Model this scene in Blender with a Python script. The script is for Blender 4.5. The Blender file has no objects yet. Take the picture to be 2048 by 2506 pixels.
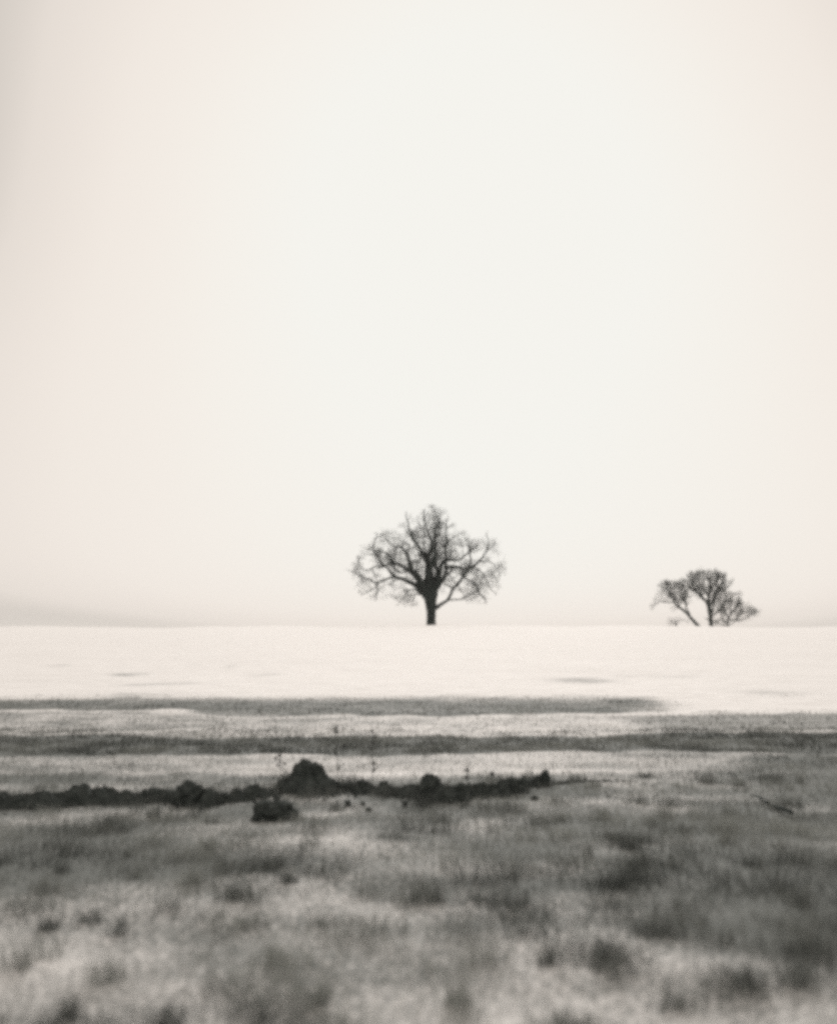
import bpy, bmesh, math, random
import numpy as np
from mathutils import Vector, Matrix, noise

R = math.radians
scene = bpy.context.scene
col = scene.collection

# ------------------------------------------------------------------ camera
EYE = 1.6
PITCH = 6.53                      # degrees above the horizontal
FPX = 2684.0                      # focal length in pixels of a 2048-wide frame
cam_d = bpy.data.cameras.new('camera')
cam_d.sensor_fit = 'HORIZONTAL'
cam_d.sensor_width = 36.0
cam_d.lens = 36.0 * FPX / 2048.0
cam_d.clip_start = 0.05
cam_d.clip_end = 8000.0
cam_d.dof.use_dof = True
cam_d.dof.focus_distance = 22.0
cam_d.dof.aperture_fstop = 0.90
cam = bpy.data.objects.new('camera', cam_d)
cam.location = (0, 0, EYE)
cam.rotation_euler = (R(90 + PITCH), 0, 0)
col.objects.link(cam)
scene.camera = cam

# ------------------------------------------------------------------ sky
SUN_EL, SUN_AZ = 24.0, 3.0        # veiled sun ahead of the camera, a little to the right
world = bpy.data.worlds.new('World')
scene.world = world
world.use_nodes = True
nt = world.node_tree
nt.nodes.clear()


def N(tree, t, **kw):
    n = tree.nodes.new(t)
    for k, v in kw.items():
        setattr(n, k, v)
    return n


def L(tree, a, b):
    tree.links.new(a, b)


sky = N(nt, 'ShaderNodeTexSky', sky_type='NISHITA', sun_disc=False)
sky.sun_elevation = R(SUN_EL)
sky.sun_rotation = R(SUN_AZ)
sky.air_density = 1.0
sky.dust_density = 3.2
bw = N(nt, 'ShaderNodeRGBToBW')
L(nt, sky.outputs[0], bw.inputs[0])
glow = N(nt, 'ShaderNodeMath', operation='MULTIPLY')
glow.inputs[1].default_value = 1 / 40.0
L(nt, bw.outputs[0], glow.inputs[0])
# slow uneven thickness of the cloud sheet
tc = N(nt, 'ShaderNodeTexCoord')
mp = N(nt, 'ShaderNodeMapping')
mp.inputs['Location'].default_value = (13.961, 2.037, 6.439)
mp.inputs['Scale'].default_value = (1.0, 1.0, 1.5)
L(nt, tc.outputs['Generated'], mp.inputs[0])
cn = N(nt, 'ShaderNodeTexNoise')
cn.inputs['Scale'].default_value = 1.5
cn.inputs['Detail'].default_value = 1.0
cn.inputs['Roughness'].default_value = 0.45
L(nt, mp.outputs[0], cn.inputs['Vector'])
cl = N(nt, 'ShaderNodeMapRange')
cl.inputs['From Min'].default_value = 0.3
cl.inputs['From Max'].default_value = 0.7
cl.inputs['To Min'].default_value = -0.05
cl.inputs['To Max'].default_value = 0.05
L(nt, cn.outputs['Fac'], cl.inputs['Value'])
ad = N(nt, 'ShaderNodeMath', operation='ADD', use_clamp=True)
L(nt, glow.outputs[0], ad.inputs[0])
L(nt, cl.outputs[0], ad.inputs[1])
ramp = N(nt, 'ShaderNodeValToRGB')
ramp.color_ramp.interpolation = 'B_SPLINE'
e = ramp.color_ramp.elements
e[0].position = 0.0
e[0].color = (0.60, 0.56, 0.515, 1)
e[1].position = 1.0
e[1].color = (0.91, 0.905, 0.86, 1)
for p_, c_ in ((0.23, (0.62, 0.575, 0.525)), (0.29, (0.80, 0.735, 0.675)), (0.42, (0.885, 0.82, 0.755)), (0.68, (0.915, 0.88, 0.82))):
    e.new(p_).color = (*c_, 1)
L(nt, ad.outputs[0], ramp.inputs[0])
sc10 = N(nt, 'ShaderNodeVectorMath', operation='SCALE')
sc10.inputs['Scale'].default_value = 10.0
L(nt, ramp.outputs[0], sc10.inputs[0])
bg = N(nt, 'ShaderNodeBackground')
bg.inputs['Strength'].default_value = 0.1
L(nt, sc10.outputs[0], bg.inputs['Color'])
wo = N(nt, 'ShaderNodeOutputWorld')
L(nt, bg.outputs[0], wo.inputs['Surface'])

# ------------------------------------------------------------------ sun (veiled)
sd = bpy.data.lights.new('sun', 'SUN')
sd.energy = 2.4
sd.angle = R(25)
sd.color = (1.0, 0.98, 0.95)
sun = bpy.data.objects.new('sun', sd)
col.objects.link(sun)
sv = Vector((math.sin(R(SUN_AZ)) * math.cos(R(SUN_EL)), math.cos(R(SUN_AZ)) * math.cos(R(SUN_EL)), math.sin(R(SUN_EL))))
sun.rotation_euler = sv.to_track_quat('Z', 'Y').to_euler()

# ------------------------------------------------------------------ exposure, film
scene.view_settings.view_transform = 'Standard'
scene.view_settings.look = 'None'
scene.view_settings.exposure = 0.0
scene.view_settings.gamma = 1.0
scene.view_settings.use_curve_mapping = False
scene.cycles.pixel_filter_type = 'BLACKMAN_HARRIS'
scene.cycles.filter_width = 4.0
scene.cycles.max_bounces = 6
scene.cycles.diffuse_bounces = 3
scene.cycles.volume_bounces = 1
scene.cycles.use_denoising = False      # the little sampling noise left reads as film grain
scene.cycles.sample_clamp_indirect = 1.5
scene.cycles.sample_clamp_direct = 3.0

# ------------------------------------------------------------------ helpers


def material(name, color, rough=0.9, spec=0.2):
    mt = bpy.data.materials.new(name)
    mt.use_nodes = True
    b = mt.node_tree.nodes['Principled BSDF']
    b.inputs['Base Color'].default_value = (*color, 1)
    b.inputs['Roughness'].default_value = rough
    b.inputs['Specular IOR Level'].default_value = spec
    return mt, mt.node_tree, b


def noise_color(tree, bsdf, c0, c1, scale, detail=5, lo=0.35, hi=0.65, coord='Object', bump=0.0, bdist=0.02, bscale=None):
    t = N(tree, 'ShaderNodeTexCoord')
    n = N(tree, 'ShaderNodeTexNoise')
    n.inputs['Scale'].default_value = scale
    n.inputs['Detail'].default_value = detail
    L(tree, t.outputs[coord], n.inputs['Vector'])
    r = N(tree, 'ShaderNodeValToRGB')
    r.color_ramp.elements[0].position = lo
    r.color_ramp.elements[0].color = (*c0, 1)
    r.color_ramp.elements[1].position = hi
    r.color_ramp.elements[1].color = (*c1, 1)
    L(tree, n.outputs['Fac'], r.inputs[0])
    L(tree, r.outputs[0], bsdf.inputs['Base Color'])
    if bump:
        n2 = N(tree, 'ShaderNodeTexNoise')
        n2.inputs['Scale'].default_value = bscale or scale * 3
        n2.inputs['Detail'].default_value = 6
        L(tree, t.outputs[coord], n2.inputs['Vector'])
        bp = N(tree, 'ShaderNodeBump')
        bp.inputs['Strength'].default_value = bump
        bp.inputs['Distance'].default_value = bdist
        L(tree, n2.outputs['Fac'], bp.inputs['Height'])
        L(tree, bp.outputs[0], bsdf.inputs['Normal'])


def mesh_obj(name, verts, faces, mat, parent=None, smooth=True):
    me = bpy.data.meshes.new(name)
    me.from_pydata([tuple(v) for v in verts], [], faces)
    me.update()
    if smooth:
        me.polygons.foreach_set('use_smooth', [True] * len(me.polygons))
    me.materials.append(mat)
    o = bpy.data.objects.new(name, me)
    o.parent = parent
    col.objects.link(o)
    return o


def np_mesh(name, V, F, mat, parent=None, smooth=True):
    """V (n,3) array, F (m,k) array of equal sided faces."""
    me = bpy.data.meshes.new(name)
    k = F.shape[1]
    me.vertices.add(len(V))
    me.vertices.foreach_set('co', np.ascontiguousarray(V, dtype=np.float32).ravel())
    me.loops.add(F.size)
    me.loops.foreach_set('vertex_index', np.ascontiguousarray(F, dtype=np.int32).ravel())
    me.polygons.add(len(F))
    me.polygons.foreach_set('loop_start', np.arange(0, F.size, k, dtype=np.int32))
    me.update(calc_edges=True)
    me.validate()
    if smooth:
        me.polygons.foreach_set('use_smooth', np.ones(len(me.polygons), dtype=bool))
    me.materials.append(mat)
    o = bpy.data.objects.new(name, me)
    o.parent = parent
    col.objects.link(o)
    return o


def empty(name, loc, rz=0.0):
    o = bpy.data.objects.new(name, None)
    o.location = loc
    o.rotation_euler = (0, 0, rz)
    o.empty_display_size = 0.2
    col.objects.link(o)
    return o


def tag(o, label=None, cat=None, group=None, kind=None):
    if label:
        o['label'] = label
    if cat:
        o['category'] = cat
    if group:
        o['group'] = group
    if kind:
        o['kind'] = kind
    return o


# ------------------------------------------------------------------ vectorised value noise
_rs = np.random.RandomState(7)
_T = _rs.rand(512, 512).astype(np.float64)


def vn(x, y):
    xi = np.floor(x).astype(int)
    yi = np.floor(y).astype(int)
    fx = x - xi
    fy = y - yi
    fx = fx * fx * fx * (fx * (fx * 6 - 15) + 10)
    fy = fy * fy * fy * (fy * (fy * 6 - 15) + 10)
    a = _T[xi % 512, yi % 512]
    b = _T[(xi + 1) % 512, yi % 512]
    c = _T[xi % 512, (yi + 1) % 512]
    d = _T[(xi + 1) % 512, (yi + 1) % 512]
    return (a * (1 - fx) + b * fx) * (1 - fy) + (c * (1 - fx) + d * fx) * fy


def fbm(x, y, o=4, ox=0.0, oy=0.0):
    s = 0.0
    a = 0.5
    t = 0.0
    for i in range(o):
        s = s + a * vn(x * 2 ** i + ox + 17.3 * i, y * 2 ** i + oy + 9.1 * i)
        t += a
        a *= 0.5
    return s / t


def sstep(a, b, x):
    t = np.clip((x - a) / (b - a), 0, 1)
    return t * t * (3 - 2 * t)


# ------------------------------------------------------------------ the lie of the land
CREST_Y, CREST_Z = 95.0, 2.52


def base_z(x, y):
    z = CREST_Z * sstep(12.0, CREST_Y, y)
    z = z + (0.07 * np.sin(x * 0.11 + 1.0) + 0.05 * np.sin(x * 0.37 + 0.4) + 0.025 * np.sin(x * 0.93 + y * 0.2)) * sstep(50.0, 90.0, y) * (1 - sstep(110.0, 140.0, y))
    z = z - 3.2 * sstep(CREST_Y, CREST_Y + 90.0, y)           # falls away behind the crest
    return z


def band(y, c, w, soft):
    return sstep(-w - soft, -w, y - c) * (1 - sstep(w, w + soft, y - c))


def hit(u, v):
    """where the sight line through u, v of the 2048 wide frame meets the slope"""
    a = math.atan((v - 1253.0) / FPX) - R(PITCH)
    y = 4.0
    while y < 94 and EYE - y * math.tan(a) > float(base_z(0.0, y)):
        y += 0.05
    z = EYE - y * math.tan(a)
    return (u - 1024.0) / FPX * (y * math.cos(R(PITCH)) + (z - EYE) * math.sin(R(PITCH))), y


TRACES = []                       # faint bare patches up the slope: x, y, half width, half depth, strength
for (u_, v_, hw_, hd_, k_) in ((150, 1632, 40, 1.0, 0.26), (318, 1654, 55, 1.3, 0.40), (400, 1678, 130, 0.9, 0.34), (566, 1631, 22, 1.6, 0.22),
                               (650, 1653, 60, 1.0, 0.28), (1420, 1668, 110, 1.2, 0.34), (1620, 1657, 160, 0.8, 0.24), (1900, 1700, 120, 1.6, 0.26), (300, 1706, 260, 1.2, 0.26)):
    x_, y_ = hit(u_, v_)
    TRACES.append((x_, y_, hw_ * y_ / FPX, hd_, k_))


def cover(x, y):
    """bare grass (1) or snow (0) at a place in the field"""
    wx = (fbm(x * 0.35, y * 0.5, 3, 3.1, 8.2) - 0.5)
    wx2 = (fbm(x * 1.3, y * 1.6, 3, 13.1, 28.2) - 0.5)
    yy = y + wx * 0.8 + wx2 * 0.3
    # far grass strip, runs out to the right
    s1 = sstep(21.4, 22.3, yy + wx * 1.6 + 0.02 * x) * (1 - sstep(24.2, 27.6, yy + wx * 1.6 + 0.02 * x)) * (1 - sstep(4.0, 5.8, x + wx * 3)) * (0.74 + 0.3 * wx2)
    # wide near strip across the whole field, drawing away on the right
    s2 = band(yy, 16.3 + 0.05 * np.maximum(x, 0), 1.08, 0.5) * (0.90 + 0.2 * wx2)
    # half-covered ground between the two strips
    s3 = band(yy, 19.4 + 0.03 * x, 2.2, 1.4) * (0.42 + 0.35 * wx2 - 0.05 * np.clip(x, -4, 4) * 0.5)
    s3r = band(yy, 19.0 + 0.12 * x, 1.4, 0.9) * sstep(2.0, 4.5, x) * 0.6
    # near ground: grass in front of the snow lying along the near strip
    edge = 13.55 - 0.22 * np.clip(x, -5, 5) * 0.0 + wx * 0.8 + 1.5 * sstep(2.2, 4.2, x)
    s4 = (1 - sstep(edge - 0.9, edge + 0.5, y)) * (0.84 + 0.7 * wx + 0.5 * wx2)
    s4 = s4 * (1 - 0.45 * (1 - sstep(5.0, 8.6, y + wx * 2.0)))   # thin snow lies again close by
    # faint traces higher up the slope
    s5 = 0.0
    for (px_, py_, rx_, ry_, k_) in TRACES:
        q = ((x - px_) / rx_) ** 2 + ((y + wx * 1.5 - py_) / ry_) ** 2
        s5 = np.maximum(s5, 1.45 * k_ * np.exp(-q) * (1 + wx2))
    # the snow along the near strip is thin, thinner towards both ends
    s6 = band(yy, 14.3, 1.1, 0.6) * (0.48 + 0.3 * wx2 + 0.10 * sstep(1.5, 4.0, np.abs(x + 0.3)))
    return np.clip(np.maximum.reduce([s1, s2, s3, s3r, s4, s5, s6]), 0, 1)


def ground_z(x, y, c=None):
    near = 1 - sstep(40.0, 70.0, y)
    z = base_z(x, y)
    z = z + (fbm(x * 0.22, y * 0.22, 3, 5.5, 1.7) - 0.5) * 0.10 * near
    z = z + (fbm(x * 1.7, y * 1.7, 3, 15.5, 11.7) - 0.5) * 0.05 * near
    if c is None:
        c = cover(x, y)
    z = z + (1 - c) * 0.03 * near                              # snow lies on top of the turf
    return z


def axis(fine_lo, fine_hi, step, lo, hi, g):
    a = list(np.arange(fine_lo, fine_hi + step / 2, step))
    s = step
    v = a[-1]
    while v < hi:
        s *= g
        v += s
        a.append(v)
    s = step
    v = a[0]
    pre = []
    while v > lo:
        s *= g
        v -= s
        pre.append(v)
    return np.array(pre[::-1] + a)


# ------------------------------------------------------------------ materials
def ground_material():
    mt, t, b = material('snow_and_turf', (0.8, 0.8, 0.8), 0.85, 0.15)
    at = N(t, 'ShaderNodeAttribute', attribute_name='cover')
    geo = N(t, 'ShaderNodeNewGeometry')
    n1 = N(t, 'ShaderNodeTexNoise')
    n1.inputs['Scale'].default_value = 34.0
    n1.inputs['Detail'].default_value = 7
    n1.inputs['Roughness'].default_value = 0.6
    L(t, geo.outputs['Position'], n1.inputs['Vector'])
    # broken edge: the cover value is compared with fine noise
    ma = N(t, 'ShaderNodeMath', operation='MULTIPLY_ADD')
    L(t, n1.outputs['Fac'], ma.inputs[0])
    ma.inputs[1].default_value = 1.5
    ma.inputs[2].default_value = -0.75
    ad = N(t, 'ShaderNodeMath', operation='ADD')
    L(t, ma.outputs[0], ad.inputs[0])
    L(t, at.outputs['Fac'], ad.inputs[1])
    mr = N(t, 'ShaderNodeMapRange', interpolation_type='SMOOTHSTEP')
    mr.inputs['From Min'].default_value = 0.18
    mr.inputs['From Max'].default_value = 0.78
    L(t, ad.outputs[0], mr.inputs['Value'])
    n2 = N(t, 'ShaderNodeTexNoise')
    n2.inputs['Scale'].default_value = 40.0
    n2.inputs['Detail'].default_value = 6
    L(t, geo.outputs['Position'], n2.inputs['Vector'])
    r = N(t, 'ShaderNodeValToRGB')
    r.color_ramp.elements[0].position = 0.32
    r.color_ramp.elements[0].color = (0.085, 0.093, 0.088, 1)
    r.color_ramp.elements[1].position = 0.70
    r.color_ramp.elements[1].color = (0.222, 0.230, 0.217, 1)
    L(t, n2.outputs['Fac'], r.inputs[0])
    n3 = N(t, 'ShaderNodeTexNoise')
    n3.inputs['Scale'].default_value = 1.2
    n3.inputs['Detail'].default_value = 5
    L(t, geo.outputs['Position'], n3.inputs['Vector'])
    r3 = N(t, 'ShaderNodeValToRGB')
    r3.color_ramp.elements[0].position = 0.3
    r3.color_ramp.elements[0].color = (0.86, 0.825, 0.80, 1)
    r3.color_ramp.elements[1].position = 0.7
    r3.color_ramp.elements[1].color = (0.91, 0.875, 0.85, 1)
    L(t, n3.outputs['Fac'], r3.inputs[0])
    mx = N(t, 'ShaderNodeMix', data_type='RGBA')
    L(t, mr.outputs[0], mx.inputs['Factor'])
    L(t, r3.outputs[0], mx.inputs['A'])
    L(t, r.outputs[0], mx.inputs['B'])
    L(t, mx.outputs['Result'], b.inputs['Base Color'])
    bp = N(t, 'ShaderNodeBump')
    bp.inputs['Strength'].default_value = 0.5
    bp.inputs['Distance'].default_value = 0.03
    L(t, n2.outputs['Fac'], bp.inputs['Height'])
    L(t, bp.outputs[0], b.inputs['Normal'])
    return mt


M_ground = ground_material()
M_soil, _t, _b = material('wet_dark_soil', (0.04, 0.045, 0.042), 0.95, 0.08)
noise_color(_t, _b, (0.036, 0.042, 0.039), (0.082, 0.091, 0.086), 14, bump=0.7, bdist=0.02, bscale=45)
M_bark, _t, _b = material('rough_bark', (0.04, 0.045, 0.042), 0.95, 0.05)
noise_color(_t, _b, (0.014, 0.019, 0.018), (0.036, 0.046, 0.043), 2.5, bump=0.6, bdist=0.04, bscale=7)
M_twig, _t, _b = material('twig_bark', (0.035, 0.041, 0.038), 0.95, 0.05)
noise_color(_t, _b, (0.025, 0.030, 0.028), (0.050, 0.057, 0.053), 3.0)
M_weed, _t, _b = material('dead_stalk', (0.06, 0.06, 0.055), 0.95, 0.05)
noise_color(_t, _b, (0.04, 0.043, 0.04), (0.10, 0.10, 0.09), 20)
M_grass, _t, _b = material('dry_grass', (0.2, 0.2, 0.18), 0.9, 0.1)
_a = N(_t, 'ShaderNodeAttribute', attribute_name='tint')
_r = N(_t, 'ShaderNodeValToRGB')
_r.color_ramp.elements[0].color = (0.115, 0.124, 0.118, 1)
_r.color_ramp.elements[1].color = (0.41, 0.42, 0.395, 1)
L(_t, _a.outputs['Fac'], _r.inputs[0])
L(_t, _r.outputs[0], _b.inputs['Base Color'])

# ------------------------------------------------------------------ ground sheet
ax = axis(-9.0, 9.0, 0.06, -2600, 2600, 1.07)
ay = axis(3.0, 26.0, 0.06, -2600, 2600, 1.045)
GX, GY = np.meshgrid(ax, ay)
C = cover(GX, GY)
GZ = ground_z(GX, GY, C)
V = np.stack([GX.ravel(), GY.ravel(), GZ.ravel()], 1)
nx, ny = len(ax), len(ay)
ii = (np.arange(ny - 1)[:, None] * nx + np.arange(nx - 1)[None, :]).ravel()
F = np.stack([ii, ii + 1, ii + nx + 1, ii + nx], 1)
ground = np_mesh('ground', V, F, M_ground)
ca = ground.data.attributes.new('cover', 'FLOAT', 'POINT')
ca.data.foreach_set('value', C.ravel().astype(np.float32))
tag(ground, 'snow covered field with strips of dead grass showing through', None, kind='structure')


def gz(x, y):
    return float(ground_z(np.array([x * 1.0]), np.array([y * 1.0]))[0])


def at(u, v, z=0.0):
    """the point of the field seen at pixel u, v of the 2048 wide frame (flat near ground at height z)"""
    a = math.atan((v - 1253.0) / FPX) - R(PITCH)
    y = (EYE - z) / math.tan(a)
    d = y / math.cos(R(PITCH)) if False else y
    depth = y * math.cos(R(PITCH)) + (z - EYE) * math.sin(R(PITCH))
    return Vector(((u - 1024.0) / FPX * depth, y, z))


# ------------------------------------------------------------------ dry grass
def make_grass():
    rs = np.random.RandomState(11)
    P = []
    # candidates spread by distance so that the density per picture area stays alike
    for (y0, y1, n, h0, h1, w) in ((3.6, 7.0, 60000, 0.03, 0.10, 0.0032), (7.0, 11.0, 90000, 0.03, 0.10, 0.004),
                                   (11.0, 15.5, 60000, 0.03, 0.10, 0.0055), (15.2, 18.6, 110000, 0.03, 0.10, 0.007),
                                   (18.0, 26.5, 90000, 0.03, 0.09, 0.009)):
        y = rs.uniform(y0, y1, n)
        x = rs.uniform(-0.52, 0.52, n) * (y + 2.0)
        c = cover(x, y)
        clump = fbm(x * 3.0, y * 3.0, 2, 31.0, 77.0)
        p = np.clip(c * 1.1 - 0.1, 0, 1) * (0.35 + 0.65 * sstep(0.30, 0.62, clump)) * 0.8 + np.where(y > 12, 0.003, 0.012)
        k = rs.rand(n) < p
        x, y, c, clump = x[k], y[k], c[k], clump[k]
        h = rs.uniform(h0, h1, len(x)) * (0.7 + 0.6 * clump) * (0.6 + 0.5 * c)
        P.append(np.stack([x, y, c, h, np.full(len(x), w)], 1))
    # tussocks in the near ground
    nt_ = 520
    ty = 3.8 + 9.0 * rs.rand(nt_) ** 1.3
    tx = rs.uniform(-0.5, 0.5, nt_) * (ty + 2.0)
    keep = rs.rand(nt_) < 0.25 + cover(tx, ty)
    for x0, y0 in zip(tx[keep], ty[keep]):
        k = rs.randint(50, 130)
        rad = rs.uniform(0.03, 0.11)
        x = x0 + rs.normal(0, rad, k)
        y = y0 + rs.normal(0, rad, k)
        h = rs.uniform(0.06, 0.19, k) * rs.uniform(0.6, 1.15)
        P.append(np.stack([x, y, cover(x, y), h, np.full(k, 0.0042)], 1))
    P = np.concatenate(P)
    x, y, c, h, w = P.T
    z = ground_z(x, y, c) - 0.012
    n = len(x)
    th = rs.uniform(0, 2 * np.pi, n)
    le = rs.uniform(0.1, 0.95, n)
    la = rs.uniform(0, 2 * np.pi, n)
    dx, dy = np.cos(th) * w / 2, np.sin(th) * w / 2
    lx, ly = np.cos(la) * le * h, np.sin(la) * le * h
    b = np.stack([x, y, z], 1)
    d = np.stack([dx, dy, np.zeros(n)], 1)
    mid = b + np.stack([lx * 0.3, ly * 0.3, h * 0.6], 1)
    tip = b + np.stack([lx, ly, h * (1.0 - 0.35 * le)], 1)
    VV = np.stack([b - d, b + d, mid + d * 0.75, mid - d * 0.75, tip], 1).reshape(-1, 3)
    o = np.arange(n) * 5
    T = np.concatenate([np.stack([o, o + 1, o + 2], 1), np.stack([o, o + 2, o + 3], 1), np.stack([o + 3, o + 2, o + 4], 1)])
    g = np_mesh('dry_grass', VV, T, M_grass, smooth=False)
    patch = fbm(x * 1.1, y * 1.1, 3, 3.0, 99.0)
    t = np.clip(rs.rand(n) * 0.6 + (patch - 0.5) * 1.6 + 0.12, 0, 1)
    dark = band(y, 16.4 + 0.05 * np.maximum(x, 0), 1.6, 0.3)
    t = t * (1 - 0.2 * dark)
    a = g.data.attributes.new('tint', 'FLOAT', 'POINT')
    a.data.foreach_set('value', np.repeat(t, 5).astype(np.float32))
    tag(g, 'short dead grass poking through the thin snow', 'grass', kind='stuff')
    return n


n_blades = make_grass()

# ------------------------------------------------------------------ ridge of turned earth
RIDGE = [  # u, v of the foot, v of the top of the run (clods stand higher than this)
    (-60, 1975, 1948), (60, 1975, 1946), (130, 1972, 1944), (200, 1964, 1936), (300, 1962, 1938), (400, 1958, 1936), (440, 1966, 1936),
    (500, 1970, 1938), (560, 1960, 1940), (600, 1954, 1930), (640, 1950, 1932), (690, 1940, 1924), (740, 1928, 1906), (780, 1932, 1906), (810, 1938, 1912),
    (850, 1936, 1918), (872, 1944, 1920), (900, 1940, 1922), (950, 1946, 1926), (1000, 1952, 1926), (1050, 1960, 1926), (1100, 1964, 1928), (1140, 1964, 1926),
    (1170, 1953, 1924), (1210, 1952, 1924), (1240, 1949, 1917), (1275, 1939, 1914), (1320, 1930, 1906), (1350, 1925, 1914), (1390, 1922, 1914),
    (1450, 1920, 1913), (1500, 1919, 1914), (1535, 1918, 1916)]


def ridge_at(u):
    for a, b in zip(RIDGE, RIDGE[1:]):
        if a[0] <= u <= b[0]:
            t = (u - a[0]) / (b[0] - a[0])
            t = t * t * (3 - 2 * t)
            return a[1] + (b[1] - a[1]) * t, a[2] + (b[2] - a[2]) * t
    return RIDGE[-1][1:]


def make_ridge():
    us = np.arange(-60, 1535, 3.0)
    nw = 30
    V = []
    for u in us:
        vf, vt = ridge_at(u)
        p = at(u, vf)
        # crest of the run lies half a width behind the foot
        wid = 0.40 * min(1.0, (vf - vt) / 26 + 0.12)
        yc = p.y + wid * 0.5
        k = at(u, vt)
        a = math.atan((vt - 1253.0) / FPX) - R(PITCH)
        hz = EYE - yc * math.tan(a)
        h = max(0.012, hz)
        for j in range(nw):
            t = j / (nw - 1)
            prof = math.sin(math.pi * t) ** 0.75
            x = p.x
            y = p.y + wid * t
            g = gz_cache(x, y)
            n = noise.fractal(Vector((x * 7, y * 7, 1.3)), 0.9, 2.1, 5) * 0.06 + noise.noise(Vector((x * 2.2, y * 2, 9.0))) * 0.03
            z = g - 0.05 + (h + 0.05) * prof + n * (0.25 + prof) * min(1, h / 0.06)
            V.append((x + noise.noise(Vector((x * 9, y * 9, 4))) * 0.02, y + noise.noise(Vector((x * 5, 3, t * 2))) * 0.06, z))
    F = []
    for i in range(len(us) - 1):
        for j in range(nw - 1):
            F.append((i * nw + j, (i + 1) * nw + j, (i + 1) * nw + j + 1, i * nw + j + 1))
    o = mesh_obj('earth_ridge', V, F, M_soil)
    tag(o, 'long low ridge of dark turned earth across the foreground', 'earth ridge')
    return o


def gz_cache(x, y):
    return float(base_z(np.array([x]), np.array([y]))[0])


def fringe(o, n, seed, hmin=0.02, hmax=0.07):
    rs = random.Random(seed)
    V, F = [], []
    vs = o.data.vertices
    for _ in range(n):
        v = vs[rs.randrange(len(vs))]
        if v.normal.z < 0.05:
            continue
        p = v.co - v.normal * 0.006
        h = rs.uniform(hmin, hmax)
        a = rs.uniform(0, 6.28)
        d = Vector((math.cos(a), math.sin(a), 0)) * 0.0028
        lean = Vector((rs.gauss(0, 0.5), rs.gauss(0, 0.5), 1.0)) + v.normal * 0.5
        m_ = p + lean.normalized() * h * 0.6
        t_ = m_ + Vector((lean.x + rs.gauss(0, 0.4), lean.y + rs.gauss(0, 0.4), 0.35)).normalized() * h * 0.45
        k = len(V)
        V += [p - d, p + d, m_ + d * 0.7, m_ - d * 0.7, t_]
        F += [(k, k + 1, k + 2, k + 3), (k + 3, k + 2, k + 4)]
    c = mesh_obj('dead_grass', V, F, M_weed, o, smooth=False)
    c['kind'] = 'stuff'
    return c


ridge = make_ridge()
fringe(ridge, 5200, 3, 0.015, 0.055)


def lump(name, loc, sx, sy, sz, seed, parent=None, profile=None, sub=5, rough=0.22, block=0.0):
    """a broken lump of earth; loc is the middle of its foot"""
    bm = bmesh.new()
    bmesh.ops.create_icosphere(bm, subdivisions=sub, radius=1.0)
    off = Vector((seed * 3.7, seed * 1.9, seed * 5.3))
    for v in bm.verts:
        p = v.co.copy()
        n = noise.fractal(p * 1.6 + off, 0.8, 2.1, 6) * rough + abs(noise.noise(p * 3.6 + off)) * rough * 0.7
        n += noise.noise(p * 11 + off) * rough * 0.16 + noise.noise(p * 23 + off) * rough * 0.1
        p *= 1.0 + n
        if block:
            p.z = math.copysign(abs(p.z) ** (1 - block), p.z)
        if profile:
            s = profile(p.z)
            p.x = p.x * s[0] + s[1]
            p.y = p.y * s[0]
        v.co = Vector((p.x * sx, p.y * sy, p.z * sz))
    me = bpy.data.meshes.new(name)
    bm.to_mesh(me)
    bm.free()
    me.polygons.foreach_set('use_smooth', [True] * len(me.polygons))
    me.materials.append(M_soil)
    o = bpy.data.objects.new(name, me)
    o.location = loc
    o.parent = parent
    col.objects.link(o)
    return o


PXM = 11.6 / FPX    # metres per pixel of the wide frame at the ridge


def clod(u, vtop, vfoot, wpx, label, seed, back=0.16, profile=None, depth=None, rough=0.3, block=0.2, group='lumps of dark earth along the ridge'):
    p = at(u, vfoot)
    y = p.y + back
    a = math.atan((vtop - 1253.0) / FPX) - R(PITCH)
    ztop = EYE - y * math.tan(a)
    g = gz_cache(p.x, y)
    h = ztop - g
    x = p.x * y / p.y
    w = wpx * y / FPX / 2
    o = lump('earth_clod', (x, y, g + h * 0.12), w * 0.86, (depth or w * 0.9), h * 0.80, seed, profile=profile, rough=rough, block=block)
    tag(o, label, 'earth clod', group)
    if wpx > 24:
        fringe(o, int(wpx * 4.5), int(seed * 10), 0.012, 0.04)
    return o


def mound_profile(z):
    # wide skirts, steep block on top
    if z < 0.05:
        return (1.45, 0.0)
    t = min(1.0, (z - 0.05) / 0.42)
    t = t * t * (3 - 2 * t)
    return (1.45 - 0.55 * t + 0.16 * max(0, z - 0.5), -0.05)


mound = clod(756, 1856, 1938, 104, 'tallest dark earth mound, steep block standing on the ridge', 3.0, profile=mound_profile, back=0.2, depth=0.2, rough=0.2, block=0.3)
mound['category'] = 'earth mound'
clod(1053, 1895, 1958, 66, 'flat topped dark clod on the ridge below the big tree', 5.2)
clod(462, 1912, 1968, 76, 'broad rounded dark clod on the ridge left of the tall mound', 8.1)
clod(202, 1917, 1960, 44, 'dark clod near the left end of the ridge, leftmost of a pair', 2.4)
clod(266, 1929, 1960, 46, 'low dark clod near the left end of the ridge, right one of a pair', 6.6)
clod(392, 1930, 1958, 26, 'small dark clod close against the broad rounded clod', 1.2)
clod(886, 1908, 1940, 44, 'low dark clod midway between the tall mound and the flat topped clod', 9.4)
clod(1176, 1915, 1952, 52, 'low rounded dark clod right of the flat topped clod', 4.8)
clod(1254, 1903, 1944, 62, 'long low dark clod where the ridge narrows on the right', 7.7)
clod(1334, 1886, 1930, 30, 'pointed dark clod at the right end of the thick ridge', 10.3)
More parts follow.
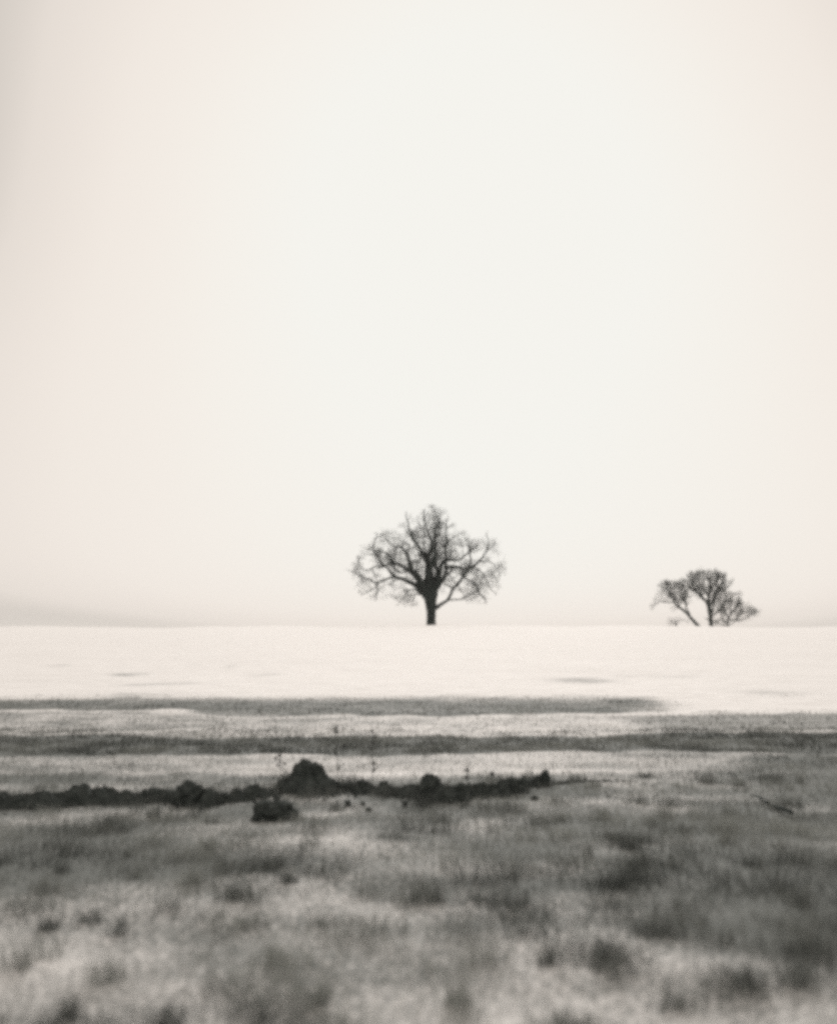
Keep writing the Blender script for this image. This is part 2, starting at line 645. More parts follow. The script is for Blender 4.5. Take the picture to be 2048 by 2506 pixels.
clod(668, 1958, 2004, 112, 'dark clod lying in the grass in front of the ridge, below the tall mound', 12.1, back=0.12, block=0.35, rough=0.34, group='clods lying in the near grass')

# small clods in the near grass
for (u, vt, vf, w, lab, s) in (
        (677, 1947, 1957, 16, 'fist sized dark clod in the grass just under the ridge, left of the white scrap of snow', 21.0),
        (851, 1958, 1969, 15, 'fist sized dark clod in the grass below the gap right of the tall mound', 22.0),
        (888, 1961, 1969, 11, 'smallest dark clod in the grass below the ridge middle', 23.0),
        (902, 1976, 1987, 16, 'dark clod in the near grass, lowest of three in the middle', 24.0),
        (992, 1960, 1970, 13, 'dark clod in the grass under the left foot of the flat topped clod', 25.0),
        (1308, 1948, 1960, 18, 'dark clod in the grass below the pointed clod', 26.0)):
    clod(u, vt, vf, w, lab.replace(', left of the white scrap of snow', ''), s, back=0.04, rough=0.4, group='clods lying in the near grass')


# crumbs of earth strewn round the ridge
def make_crumbs():
    rs = random.Random(5)
    bm = bmesh.new()
    tmp = bmesh.new()
    bmesh.ops.create_icosphere(tmp, subdivisions=1, radius=1.0)
    tv = [v.co.copy() for v in tmp.verts]
    tf = [[v.index for v in f.verts] for f in tmp.faces]
    tmp.free()
    V, F = [], []
    for i in range(2600):
        u = rs.uniform(-60, 1560) if i % 3 else rs.gauss(760, 90)
        vf, vt = ridge_at(max(-59, min(1534, u)))
        p = at(u, vf)
        thick = min(1.0, (vf - vt) / 26)
        y = p.y + rs.gauss(0.14, 0.20) * thick
        x = p.x
        s = (0.006 + 0.022 * rs.random() ** 3) * (0.4 + 0.6 * thick)
        inside = math.exp(-((y - p.y - 0.17) / 0.12) ** 2)
        a = math.atan((vt - 1253.0) / FPX) - R(PITCH)
        h = max(0.0, EYE - (p.y + 0.17) * math.tan(a))
        z = gz(x, y) + s * 0.3 + h * 0.9 * inside * rs.uniform(0.75, 1.1)
        rot = Matrix.Rotation(rs.uniform(0, 6), 3, 'Z') @ Matrix.Rotation(rs.uniform(0, 3), 3, 'X')
        k = len(V)
        sc = (rs.uniform(0.6, 1.3), rs.uniform(0.6, 1.3), rs.uniform(0.5, 1.0))
        for q in tv:
            w = rot @ Vector((q.x * sc[0], q.y * sc[1], q.z * sc[2])) * s * rs.uniform(0.75, 1.2)
            V.append((x + w.x, y + w.y, z + w.z))
        F += [[k + j for j in f] for f in tf]
    bm.free()
    o = mesh_obj('earth_crumbs', V, F, M_soil, smooth=False)
    tag(o, 'fine crumbs of dark earth strewn along the ridge', 'earth', kind='stuff')


make_crumbs()


# ------------------------------------------------------------------ tubes
def tube(V, F, pts, rad, sides):
    """append one tapered tube through pts"""
    n = len(pts)
    base = len(V)
    up = Vector((0.13, 0.21, 0.97))
    prev = None
    for i in range(n):
        a = pts[max(0, i - 1)]
        b = pts[min(n - 1, i + 1)]
        d = (b - a)
        if d.length < 1e-6:
            d = Vector((0, 0, 1))
        d.normalize()
        if prev is None:
            ref = Vector((1, 0, 0)) if abs(d.x) < 0.8 else Vector((0, 1, 0))
            s = d.cross(ref).normalized()
        else:
            s = (prev - d * prev.dot(d))
            s = s.normalized() if s.length > 1e-5 else d.orthogonal().normalized()
        prev = s
        t = d.cross(s)
        for k in range(sides):
            an = 2 * math.pi * k / sides
            V.append(pts[i] + (s * math.cos(an) + t * math.sin(an)) * rad[i])
    for i in range(n - 1):
        for k in range(sides):
            a = base + i * sides + k
            b = base + i * sides + (k + 1) % sides
            F.append((a, b, b + sides, a + sides))
    tip = len(V)
    V.append(pts[-1] + (pts[-1] - pts[-2]).normalized() * rad[-1])
    for k in range(sides):
        F.append((base + (n - 1) * sides + k, base + (n - 1) * sides + (k + 1) % sides, tip))


def resample(pts, rad, step):
    out, ro = [], []
    # Catmull-Rom through the points
    n = len(pts)
    for i in range(n - 1):
        p0, p1, p2, p3 = pts[max(0, i - 1)], pts[i], pts[i + 1], pts[min(n - 1, i + 2)]
        m_ = max(1, int((p2 - p1).length / step))
        for j in range(m_):
            t = j / m_
            q = 0.5 * ((2 * p1) + (p2 - p0) * t + (2 * p0 - 5 * p1 + 4 * p2 - p3) * t * t + (3 * p1 - p0 - 3 * p2 + p3) * t ** 3)
            out.append(q)
            ro.append(rad[i] + (rad[i + 1] - rad[i]) * t)
    out.append(pts[-1].copy())
    ro.append(rad[-1])
    return out, ro


# ------------------------------------------------------------------ trees
def make_tree(name, label, group, loc, scale, trunk, limbs, seed, env, twig=1.0, density=1.0, droop=0.0, soft=0.45, lens=1.0):
    """trunk and limbs: lists of (x, z, r) plus a lean in depth; branches and twigs are grown from the limbs.
    env(p) > 0 inside the crown."""
    rs = random.Random(seed)
    root = empty(name, loc)
    tag(root, label, 'tree', group)

    def wob(pts, amt):
        return [p + Vector((rs.gauss(0, amt), rs.gauss(0, amt), rs.gauss(0, amt))) if 0 < i else p for i, p in enumerate(pts)]

    V, F = [], []
    tp = [Vector((x, 0, z)) * scale for x, z, r in trunk]
    tr = [r * scale for x, z, r in trunk]
    p, r = resample(tp, tr, 0.25)
    tube(V, F, p, r, 14)
    for i, q in enumerate(V):
        n = noise.fractal(Vector(q) * 1.6, 0.9, 2.0, 3) * 0.05
        q += Vector((q.x - tp[0].x, q.y, 0)) * n * 2
    mesh_obj('trunk', V, F, M_bark, root)
    segs = []           # (points, radii) that can carry branches
    for lm in limbs:
        pts2, dep = lm
        n = len(pts2)
        pts, rad = [], []
        d0, d1 = dep
        for i, (x, z, r_) in enumerate(pts2):
            t = i / max(1, n - 1)
            pts.append(Vector((x, d0 + (d1 - d0) * t, z)) * scale)
            rad.append(max(0.012, r_ * scale))
        p, r = resample(wob(pts, 0.03), rad, 0.22)
        for i in range(1, len(p)):
            q = p[i]
            p[i] = q + Vector((noise.noise(q * 1.5), noise.noise(q * 1.5 + Vector((7, 3, 1))), noise.noise(q * 1.5 + Vector((1, 9, 4))))) * 0.13
        V, F = [], []
        tube(V, F, p, r, 8)
        mesh_obj('limb', V, F, M_bark, root)
        segs.append((p, r))

    BV, BF, TV, TF = [], [], [], []

    def grow(p0, d, length, r0, level):
        n = max(3, int(length / (0.16 if level > 1 else 0.2)))
        pts = [p0]
        rad = [r0]
        q = p0.copy()
        st = length / n
        for i in range(n):
            t = (i + 1) / n
            d = d + Vector((rs.gauss(0, 0.26), rs.gauss(0, 0.26), rs.gauss(0, 0.25) + 0.02 - droop * 0.05))
            d.normalize()
            q = q + d * st
            if env(q / scale) < -rs.random() * soft:
                break
            pts.append(q.copy())
            rad.append(max(0.0055 * twig, r0 * (1 - 0.75 * t)))
        if len(pts) < 2:
            return
        if level <= 1:
            tube(BV, BF, pts, rad, 5)
        else:
            tube(TV, TF, pts, rad, 3)
        if level < 4:
            branch(pts, rad, length, level + 1)

    def branch(pts, rad, length, level):
        per = {1: 1.35, 2: 2.6, 3: 5.2, 4: 6.5}[level] * density
        L_ = sum((b - a).length for a, b in zip(pts, pts[1:]))
        cnt = max(1, int(L_ * per + rs.random()))
        for _ in range(cnt):
            t = rs.uniform(0.22 if level > 1 else 0.28, 1.0)
            f = t * (len(pts) - 1)
            i = min(int(f), len(pts) - 2)
            p = pts[i].lerp(pts[i + 1], f - i)
            d = (pts[i + 1] - pts[i]).normalized()
            side = Vector((rs.gauss(0, 1), rs.gauss(0, 1), rs.gauss(0, 1)))
            side = side - d * side.dot(d)
            if side.length < 1e-3:
                continue
            side.normalize()
            an = R(rs.uniform(30, 80))
            nd = d * math.cos(an) + side * math.sin(an)
            nd.z += 0.12
            nd.normalize()
            rr = rad[i] * (1 - (f - i)) + rad[i + 1] * (f - i)
            ln = {1: rs.uniform(0.6, 1.9), 2: rs.uniform(0.4, 1.1), 3: rs.uniform(0.25, 0.7), 4: rs.uniform(0.15, 0.45)}[level]
            ln *= (1.15 - 0.45 * t) * lens
            grow(p, nd, ln, min(rr * 0.6, {1: 0.055, 2: 0.026, 3: 0.014, 4: 0.009}[level] * twig), level)

    for p, r in segs:
        branch(p, r, 0, 1)
        # the limb's own end runs out into twigs
        grow(p[-1], (p[-1] - p[-2]).normalized(), 1.0, r[-1], 2)
    br = mesh_obj('branches', BV, BF, M_bark, root)
    cr = mesh_obj('crown', TV, TF, M_twig, root)
    cr['kind'] = 'stuff'
    br['kind'] = 'stuff'
    return root, len(BF) + len(TF)


# --- the big tree: local metres, x to the right of the trunk, z above the visible foot
ZB = 0.0103


def Z1(X, Y, r):
    return ((X - 928) * ZB, (1290 - Y) * ZB, r * ZB)


def limb1(d0, d1, *pts):
    return ([Z1(*p) for p in pts], (d0, d1))


def env1(p):
    # crown: broad dome, narrower shoulders at the top, ragged by noise
    x, y, z = p
    n = noise.noise(Vector((x * 0.55, y * 0.55, z * 0.55))) * 1.0 + noise.noise(Vector((x * 1.5, y * 1.5, z * 1.5))) * 0.5
    X = x / ZB + 928
    Y = 1290 - z / ZB
    # silhouette half widths in the traced picture of the crown, left and right
    tabL = [(140, 30), (200, 170), (300, 300), (400, 470), (520, 560), (620, 690), (740, 790), (860, 760), (960, 740), (1040, 640), (1080, 420), (1120, 300), (1150, 60)]
    tabR = [(140, 40), (200, 200), (300, 260), (400, 420), (450, 640), (600, 680), (740, 700), (860, 690), (960, 640), (1040, 600), (1090, 520), (1120, 200), (1150, 60)]
    tab = tabL if X < 928 else tabR
    if Y < 140 or Y > 1150:
        return -1
    w = 0
    for a, b in zip(tab, tab[1:]):
        if a[0] <= Y <= b[0]:
            w = a[1] + (b[1] - a[1]) * (Y - a[0]) / (b[0] - a[0])
            break
    w = w * ZB
    if w < 0.05:
        return -1
    return 1 - (x / w) ** 2 - (y / (w * 0.95 + 0.3)) ** 2 + n * 0.28


trunk1 = [Z1(928, 1420, 66), Z1(928, 1340, 52), Z1(928, 1250, 44), Z1(927, 1180, 45), Z1(924, 1100, 54), Z1(920, 1020, 72), Z1(922, 960, 74), Z1(925, 900, 50), Z1(926, 860, 12)]
limbs1 = [
    # centre left leader and its fork
    limb1(0, 0.1, (895, 1000, 55), (893, 900, 40), (890, 800, 30), (888, 720, 28), (886, 660, 27)),
    limb1(0.1, -1.6, (886, 670, 22), (850, 620, 15), (815, 560, 13), (760, 490, 12), (725, 420, 9), (710, 330, 7), (695, 270, 5), (690, 225, 3)),
    limb1(0.1, 1.2, (890, 680, 20), (915, 600, 17), (930, 520, 13), (920, 440, 10), (898, 380, 10), (868, 345, 8), (858, 280, 6), (855, 195, 3)),
    limb1(0.1, 2.2, (872, 650, 10), (856, 560, 8), (855, 480, 7), (862, 420, 6), (845, 350, 5), (800, 290, 3)),
    limb1(1.0, 1.4, (856, 510, 6), (800, 480, 5), (750, 540, 4)),
    # centre right leader
    limb1(0, -0.8, (975, 950, 42), (985, 830, 25), (976, 740, 14), (975, 640, 11), (981, 540, 12), (975, 440, 11), (972, 360, 8), (990, 310, 6), (960, 220, 4)),
    limb1(-0.6, -2.4, (976, 470, 9), (1020, 400, 6), (1000, 350, 5), (1010, 260, 3)),
    limb1(-0.3, -1.8, (976, 760, 14), (940, 700, 9), (935, 610, 7), (950, 520, 5), (945, 400, 4)),
    # right inner limb
    limb1(0, 1.1, (985, 920, 40), (1050, 852, 22), (1070, 800, 16), (1066, 740, 17), (1070, 640, 11), (1065, 560, 10), (1090, 500, 9), (1130, 465, 7), (1190, 420, 4)),
    limb1(1.0, 2.8, (1080, 520, 8), (1082, 440, 7), (1070, 350, 6), (1085, 260, 4), (1100, 205, 3)),
    limb1(0.9, -0.2, (1066, 560, 8), (1020, 528, 7), (990, 470, 4)),
    limb1(0.0, -2.6, (1000, 850, 22), (1008, 760, 20), (1035, 700, 20), (1100, 690, 15), (1180, 690, 9), (1260, 640, 7), (1290, 600, 5)),
    limb1(0.4, -1.2, (1060, 745, 20), (1130, 745, 17), (1190, 748, 13), (1260, 765, 10)),
    # right low limb
    limb1(0, -1.0, (960, 1135, 30), (1000, 1118, 19), (1040, 1094, 15), (1095, 1050, 14), (1130, 960, 14), (1190, 890, 14), (1240, 820, 12), (1300, 762, 12), (1370, 710, 10), (1440, 620, 7), (1472, 540, 5), (1465, 425, 3)),
    limb1(-0.3, -2.2, (1095, 1052, 8), (1160, 1062, 7), (1230, 1046, 6), (1320, 1005, 5), (1400, 965, 4)),
    limb1(-0.5, 1.6, (1225, 840, 8), (1310, 868, 7), (1360, 920, 9), (1400, 985, 9), (1440, 1040, 7), (1466, 1082, 3)),
    limb1(-0.4, 0.5, (1130, 950, 6), (1085, 925, 6), (1040, 885, 5)),
    limb1(-0.7, 1.8, (1300, 762, 8), (1310, 690, 7), (1302, 620, 7), (1312, 560, 6), (1285, 480, 4)),
    limb1(-0.9, 0.6, (1370, 710, 7), (1450, 690, 6), (1510, 700, 5), (1560, 760, 4), (1600, 830, 3)),
    limb1(-0.8, -2.5, (1330, 745, 7), (1400, 800, 6), (1450, 860, 5), (1490, 960, 4), (1530, 1020, 3)),
    # left low limb
    limb1(0, 1.2, (890, 1010, 60), (840, 960, 38), (780, 920, 25), (700, 872, 19), (590, 832, 16), (530, 788, 12), (470, 720, 9), (400, 630, 8), (370, 570, 6), (378, 490, 5), (400, 405, 3)),
    limb1(0.7, 2.4, (600, 836, 10), (500, 850, 9), (430, 880, 9), (392, 905, 10), (310, 862, 7), (230, 820, 5), (150, 775, 3)),
    limb1(1.6, 0.6, (395, 905, 8), (402, 975, 6), (392, 1045, 3)),
    limb1(1.5, 2.6, (420, 890, 6), (340, 950, 5), (260, 1000, 3)),
    # left upper limb
    limb1(0, -1.4, (880, 960, 50), (810, 885, 26), (755, 815, 20), (665, 752, 17), (600, 712, 14), (545, 705, 10), (480, 740, 9), (400, 740, 7), (310, 785, 6), (240, 740, 5), (222, 680, 3)),
    limb1(-0.6, -2.8, (755, 812, 13), (736, 730, 12), (702, 650, 11), (680, 602, 10), (640, 572, 9), (560, 560, 7), (510, 500, 5), (475, 480, 3)),
    limb1(-1.0, -2.9, (560, 705, 8), (530, 640, 7), (440, 605, 6), (330, 590, 3)),
    limb1(-0.7, 0.8, (740, 700, 8), (820, 660, 7), (800, 600, 4)),
    limb1(-0.9, -2.0, (690, 620, 6), (720, 540, 6), (640, 505, 4)),
    limb1(-0.2, -2.4, (600, 790, 8), (640, 795, 8), (570, 760, 7), (560, 700, 5)),
    # twiggy growth under the left side
    limb1(-0.2, -1.6, (850, 1000, 18), (800, 985, 9), (740, 960, 6), (680, 1010, 5), (640, 1060, 4), (595, 1125, 3)),
    limb1(0.2, 1.8, (820, 1005, 9), (770, 1010, 6), (740, 1080, 3)),
    # limbs towards and away from the viewer
    limb1(-0.1, -4.6, (910, 960, 40), (900, 880, 24), (905, 800, 18), (930, 740, 14), (960, 660, 9), (940, 560, 4)),
    limb1(0.1, 4.8, (930, 960, 40), (935, 870, 26), (930, 790, 18), (900, 730, 13), (860, 650, 9), (820, 560, 4)),
    limb1(0.1, 4.2, (960, 980, 34), (1010, 900, 20), (1060, 830, 14), (1120, 780, 9), (1180, 660, 4)),
    limb1(-0.1, -4.4, (890, 990, 34), (840, 900, 20), (800, 820, 14), (740, 780, 9), (700, 690, 4)),
]
TREE_D = 108.0
foot = base_z(np.array([0.0]), np.array([TREE_D]))[0]


def world_at(u, v, D):
    """point at depth-axis distance D (metres along y) seen at u, v"""
    a = math.atan((v - 1253.0) / FPX) - R(PITCH)
    z = EYE - D * math.tan(a)
    depth = D * math.cos(R(PITCH)) + (z - EYE) * math.sin(R(PITCH))
    return Vector(((u - 1024.0) / FPX * depth, D, z))


b1 = world_at(820 + 928 / 3.945, 1200 + 1290 / 3.945, TREE_D)
t1, n1 = make_tree('bare_tree', 'big broad bare tree with thick dark trunk, alone in mid field', 'bare trees on the skyline', (b1.x, b1.y, b1.z),
                   TREE_D / 109.0 * 1.0, trunk1, limbs1, 4, env1, twig=1.0, density=1.3, soft=0.7)

# --- the smaller trees further right, half sunk behind the rise
D2 = 150.0
ZC = D2 / FPX / 4.34 * 1.006


def Z2(X, Y, r):
    return ((X - 780) * ZC, (730 - Y) * ZC, r * ZC)


def limb2(d0, d1, *pts):
    return ([Z2(*p) for p in pts], (d0, d1))


def make_env(tabT, cx, dep):
    """tabT: outline of the crown as (X, Ytop, Ybottom)"""
    mx = (tabT[0][0] + tabT[-1][0]) / 2
    hw = (tabT[-1][0] - tabT[0][0]) / 2

    def f(p):
        x, y, z = p
        X = x / ZC + 780
        Y = 730 - z / ZC
        n = noise.noise(Vector((x * 0.8, y * 0.8, z * 0.8)) + Vector((cx, 3, 1))) * 30 + noise.noise(Vector((x * 2.2, y * 2.2, z * 2.2))) * 16
        for a, b in zip(tabT, tabT[1:]):
            if a[0] <= X <= b[0]:
                t = (X - a[0]) / (b[0] - a[0])
                top = a[1] + (b[1] - a[1]) * t
                bot = a[2] + (b[2] - a[2]) * t
                y_lim = dep * math.sqrt(max(0.0, 1 - ((X - mx) / hw) ** 2)) + 0.4
                return min(min(Y - (top + 26 + n), (bot - n) - Y) / 90.0, (y_lim - abs(y)) * 0.5)
        return -1
    return f


trunk2 = [Z2(785, 930, 26), Z2(782, 800, 24), Z2(780, 720, 21), Z2(776, 640, 20), Z2(768, 570, 23), Z2(758, 520, 22), Z2(752, 480, 12)]
limbs2 = [
    limb2(0, -0.6, (762, 540, 18), (735, 490, 16), (680, 445, 14), (640, 400, 12), (600, 330, 10), (560, 260, 7), (520, 200, 4)),
    limb2(-0.2, 1.6, (650, 410, 9), (600, 360, 8), (530, 320, 6), (470, 280, 4)),
    limb2(0, 1.0, (758, 520, 17), (770, 450, 13), (800, 340, 14), (770, 250, 10), (740, 170, 5)),
    limb2(0, 2.2, (745, 500, 12), (700, 420, 9), (670, 320, 8), (640, 230, 6), (620, 170, 4)),
    limb2(0.5, -1.6, (795, 360, 10), (830, 290, 8), (850, 180, 5)),
    limb2(0, -1.2, (772, 560, 14), (800, 480, 10), (820, 400, 10), (870, 350, 9), (890, 280, 8), (910, 210, 4)),
    limb2(-0.6, 1.8, (870, 350, 8), (920, 310, 6), (970, 260, 4)),
    limb2(0, 1.4, (778, 640, 12), (815, 560, 10), (850, 450, 8), (900, 370, 6), (950, 330, 4)),
    limb2(0, -2.2, (782, 660, 10), (840, 600, 8), (890, 540, 8), (940, 470, 6), (1010, 410, 4)),
    limb2(0, 3.0, (765, 540, 12), (780, 440, 9), (730, 320, 7), (700, 220, 4)),
    limb2(0, -3.0, (765, 540, 12), (740, 440, 9), (790, 320, 7), (800, 200, 4)),
    limb2(0, -0.8, (785, 720, 8), (740, 690, 6), (710, 660, 4)),
    limb2(-0.3, -1.8, (640, 400, 7), (575, 365, 6), (520, 300, 5), (470, 265, 3)),
    limb2(-0.4, 1.0, (600, 335, 6), (598, 250, 5), (585, 175, 3)),
    limb2(-0.2, -1.2, (685, 450, 8), (712, 360, 6), (700, 250, 5), (690, 165, 3)),
    limb2(0.6, 2.0, (798, 345, 8), (825, 250, 6), (805, 160, 3)),
    limb2(-0.8, -2.4, (825, 400, 7), (900, 380, 6), (950, 320, 4), (985, 270, 3)),
    limb2(0.8, 2.4, (850, 450, 6), (930, 420, 5), (990, 380, 4)),
    limb2(0.2, -0.6, (860, 360, 6), (860, 270, 5), (880, 180, 3)),
]
env2 = make_env([(420, 270, 330), (470, 250, 360), (540, 190, 420), (620, 145, 450), (740, 138, 560), (850, 155, 640), (930, 200, 690), (985, 260, 560), (1010, 330, 470)], 2.0, 3.6)
b2 = world_at(1560 + 780 / 4.34, 1360 + 730 / 4.34, D2)
t2, n2 = make_tree('bare_tree', 'smaller upright bare tree with dense domed crown, right of the big tree', 'bare trees on the skyline', (b2.x, b2.y, b2.z), 1.0,
                   trunk2, limbs2, 9, env2, twig=0.85, density=1.32, lens=1.05)

trunk3 = [Z2(760, 920, 22), Z2(690, 810, 19), Z2(630, 730, 16), Z2(585, 680, 15), Z2(552, 640, 15), Z2(540, 622, 8)]
limbs3 = [
    limb2(0, -0.9, (560, 650, 14), (500, 595, 14), (440, 545, 11), (390, 500, 10), (345, 430, 10), (310, 360, 8), (298, 290, 4)),
    limb2(0, 1.0, (556, 645, 11), (540, 580, 9), (530, 500, 8), (500, 430, 7), (470, 360, 5), (450, 290, 3)),
    limb2(-0.5, 0.9, (400, 505, 6), (340, 495, 6), (270, 490, 5), (190, 520, 3)),
    limb2(-0.5, 1.4, (440, 540, 6), (430, 460, 5), (390, 400, 5), (380, 320, 3)),
    limb2(0.6, 1.8, (528, 490, 6), (560, 420, 6), (580, 370, 4)),
    limb2(-0.7, -1.8, (350, 440, 6), (300, 420, 5), (260, 370, 3)),
    limb2(0.5, -1.0, (532, 510, 6), (480, 470, 5), (430, 420, 4)),
    limb2(-0.5, 1.0, (392, 502, 6), (405, 400, 5), (425, 300, 3)),
    limb2(-0.7, 0.6, (346, 432, 6), (365, 350, 5), (352, 275, 3)),
    limb2(-0.2, -1.4, (445, 545, 6), (472, 440, 5), (462, 330, 4), (440, 265, 3)),
    limb2(0.4, 1.6, (520, 470, 5), (535, 380, 4), (520, 300, 3)),
    limb2(-0.8, 0.2, (315, 370, 5), (270, 330, 4), (235, 320, 3)),
]
env3 = make_env([(150, 480, 560), (240, 300, 540), (300, 255, 545), (400, 260, 590), (480, 270, 650), (560, 300, 690), (620, 350, 720)], 5.0, 2.6)
D3 = 146.0
b3 = world_at(1560 + 780 / 4.34, 1360 + 730 / 4.34, D3)
t3, n3 = make_tree('bare_tree', 'smaller bare tree with thin forked trunk leaning left', 'bare trees on the skyline', (b3.x, b3.y, b3.z), D3 / D2,
                   trunk3, limbs3, 14, env3, twig=0.85, density=1.28, lens=1.05)


# --- bare shrubs at the feet of the far trees
def make_shrub(label, D, stems, env, seed, dens, group='bare shrubs on the skyline'):
    bb = world_at(1560 + 780 / 4.34, 1360 + 730 / 4.34, D)
    t, n = make_tree('bare_shrub', label, group, (bb.x, bb.y, bb.z), D / D2, stems[0], stems[1], seed, env, twig=0.8, density=dens, droop=0.6, lens=1.05)
    t['category'] = 'shrub'
    return t


make_shrub('spreading bare shrub trailing down to the right of the domed tree', 152.0,
           ([Z2(960, 900, 9), Z2(960, 760, 7), Z2(962, 710, 5), Z2(966, 690, 4)],
            [limb2(0, 0.8, (964, 690, 7), (985, 600, 7), (1000, 520, 6), (1020, 440, 4)),
             limb2(0, -1.0, (964, 700, 6), (930, 600, 5), (900, 540, 4)),
             limb2(0, 1.2, (966, 690, 6), (1050, 680, 6), (1110, 620, 6), (1150, 560, 5), (1230, 560, 4)),
             limb2(0, -1.2, (966, 680, 6), (1010, 590, 6), (1060, 520, 5), (1060, 450, 3)),
             limb2(0.8, 0.2, (1120, 620, 5), (1200, 590, 5), (1270, 590, 3)),
             limb2(0, 0.6, (962, 720, 5), (900, 690, 5), (850, 690, 4)),
             limb2(0.3, 1.4, (985, 600, 5), (1060, 575, 5), (1100, 490, 3)),
             limb2(0.2, -0.8, (1000, 680, 5), (1090, 690, 5), (1160, 640, 4), (1230, 610, 3)),
             limb2(-0.2, -1.2, (945, 640, 5), (885, 610, 5), (870, 540, 3)),
             limb2(0.4, -0.6, (1000, 520, 4), (960, 450, 4), (975, 380, 3)),
             limb2(0.6, 1.6, (1120, 620, 4), (1130, 540, 4), (1100, 450, 3)),
             limb2(0, 1.2, (960, 740, 4), (930, 690, 4), (905, 640, 3)),
             limb2(0, -1.4, (962, 745, 4), (1010, 700, 4), (1040, 640, 3)),
             limb2(0, 0.9, (960, 750, 4), (890, 725, 4), (840, 700, 3)),
             limb2(-0.2, -0.9, (930, 600, 4), (920, 500, 4), (935, 420, 3)),
             limb2(0.2, 0.9, (900, 560, 4), (880, 480, 4), (900, 420, 3))]),
           make_env([(810, 560, 760), (880, 400, 760), (980, 370, 760), (1060, 375, 745), (1110, 460, 705), (1200, 500, 650), (1270, 540, 620), (1300, 580, 610)], 7.0, 2.4), 23, 1.36)
make_shrub('low bare shrub just showing over the rise, left of the leaning tree', 140.0,
           ([Z2(415, 900, 8), Z2(415, 780, 6), Z2(416, 735, 5)],
            [limb2(0, 0.6, (416, 745, 4), (390, 705, 4), (350, 690, 3)), limb2(0, -0.6, (416, 745, 4), (440, 700, 4), (480, 690, 3)),
             limb2(0, 0.2, (416, 740, 4), (416, 690, 3))]),
           make_env([(300, 690, 760), (360, 645, 760), (440, 640, 760), (540, 690, 760)], 9.0, 1.5), 31, 1.4)


# ------------------------------------------------------------------ dead weeds on the ridge
def weed(u, vfoot, vtop, label, seed, heads=4, lean=0.05, thick=0.0042):
    rs = random.Random(seed)
    p = at(u, vfoot)
    p.y += 0.16
    a = math.atan((vtop - 1253.0) / FPX) - R(PITCH)
    h = EYE - p.y * math.tan(a)
    root = empty('dead_weed', (p.x, p.y, gz_cache(p.x, p.y) - 0.03))
    tag(root, label, 'weed', 'dead weeds along the ridge')
    V, F = [], []
    pts = [Vector((lean * h * (i / 9) ** 2 + rs.gauss(0, 0.004), rs.gauss(0, 0.006), (h + 0.03) * i / 9)) for i in range(10)]
    tube(V, F, pts, [thick * (1.2 - 0.7 * i / 9) for i in range(10)], 6)
    mesh_obj('stem', V, F, M_weed, root)
    for k in range(heads):
        t = 0.4 + 0.55 * k / max(1, heads - 1)
        b = pts[int(t * 9)]
        an = rs.uniform(0, 6.28)
        ln = h * rs.uniform(0.14, 0.3)
        d = Vector((math.cos(an) * 0.75, math.sin(an) * 0.75, 0.8)).normalized()
        V, F = [], []
        bp = [b + d * ln * j / 4 + Vector((0, 0, 0.02 * (j / 4) ** 2)) for j in range(5)]
        tube(V, F, bp, [thick * (0.7 - 0.1 * j) for j in range(5)], 5)
        mesh_obj('side_stem', V, F, M_weed, root)
    for k in range(heads + 1):
        if k == heads:
            c = pts[-1]
        else:
            t = 0.4 + 0.55 * k / max(1, heads - 1)
            c = pts[int(t * 9)] + Vector((rs.gauss(0, 0.03), rs.gauss(0, 0.03), 0.03))
        V, F = [], []
        for j in range(9):
            d = Vector((rs.gauss(0, 1), rs.gauss(0, 1), rs.gauss(0.5, 1))).normalized()
            tube(V, F, [c, c + d * 0.012, c + d * rs.uniform(0.02, 0.034)], [0.004, 0.006, 0.003], 4)
        mesh_obj('seed_head', V, F, M_weed, root)
    return root


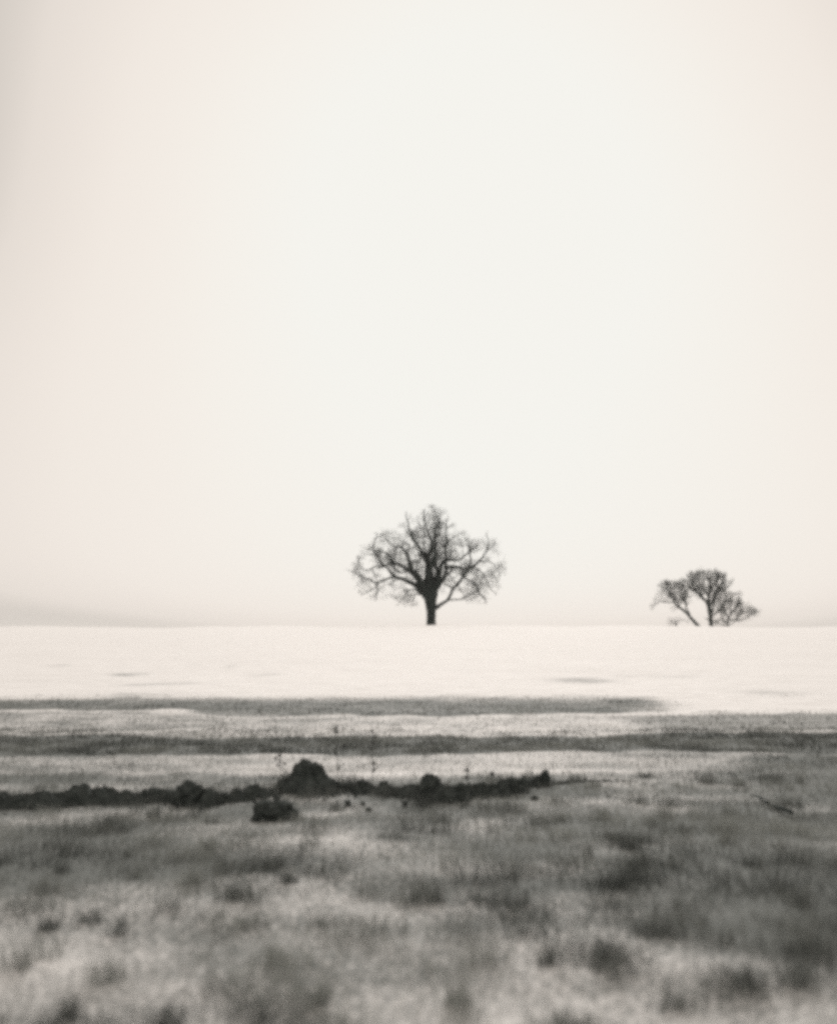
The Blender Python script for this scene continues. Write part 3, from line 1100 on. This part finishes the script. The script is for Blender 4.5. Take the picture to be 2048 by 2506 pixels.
weed(912, 1940, 1793, 'tall dead weed stalk on the ridge, midway between mound and flat topped clod', 1, heads=5, lean=-0.03)
weed(826, 1938, 1784, 'tall dead weed stalk on the ridge just right of the tall mound', 2, heads=4, lean=-0.05, thick=0.0034)
weed(679, 1946, 1852, 'thin dead weed stalk left of the tall mound', 3, heads=3, lean=0.02)
weed(696, 1940, 1868, 'short slanting dead weed stalk against the left side of the tall mound', 4, heads=2, lean=-0.25, thick=0.0034)
weed(1143, 1962, 1886, 'short dead weed stalk right of the flat topped clod', 5, heads=3)
weed(1212, 1950, 1896, 'short dead weed stalk behind the long low clod', 6, heads=2, lean=-0.1)


# ------------------------------------------------------------------ fallen stick in the near grass, bottom right
def make_stick():
    a = at(1838, 1958)
    b = at(1935, 2004)
    root = empty('fallen_branch', (a.x, a.y, gz_cache(a.x, a.y)))
    tag(root, 'dark fallen branch lying in the grass at the lower right', 'branch')
    d = b - a
    V, F = [], []
    pts = [d * (i / 8) + Vector((0.015 * math.sin(i * 1.7), 0.01 * math.cos(i * 2.1), 0.045 + 0.012 * math.sin(i * 1.1))) for i in range(9)]
    tube(V, F, pts, [0.007 + 0.010 * i / 8 for i in range(9)], 8)
    mesh_obj('stem', V, F, M_bark, root)
    V, F = [], []
    s = pts[4]
    tube(V, F, [s, s + Vector((-0.02, 0.06, 0.03)), s + Vector((-0.07, 0.11, 0.07))], [0.01, 0.008, 0.004], 6)
    mesh_obj('side_twig', V, F, M_bark, root)


make_stick()

# ------------------------------------------------------------------ thin winter haze
def make_haze():
    x0, x1, y0, y1, z0, z1 = -2900, 2900, -2900, 2900, -3.0, 20.0
    V = [(x, y, z) for z in (z0, z1) for y in (y0, y1) for x in (x0, x1)]
    F = [(0, 2, 3, 1), (4, 5, 7, 6), (0, 1, 5, 4), (1, 3, 7, 5), (3, 2, 6, 7), (2, 0, 4, 6)]
    mt = bpy.data.materials.new('haze')
    mt.use_nodes = True
    t = mt.node_tree
    t.nodes.clear()
    pv = N(t, 'ShaderNodeVolumePrincipled')
    pv.inputs['Color'].default_value = (0.97, 0.95, 0.93, 1)
    pv.inputs['Density'].default_value = 0.0002
    pv.inputs['Anisotropy'].default_value = 0.0
    out = N(t, 'ShaderNodeOutputMaterial')
    L(t, pv.outputs[0], out.inputs['Volume'])
    o = mesh_obj('haze', V, F, mt, smooth=False)
    tag(o, 'thin pale winter haze over the whole field', 'haze', kind='stuff')


make_haze()
print('blades', n_blades, 'tree faces', n1, n2, n3)
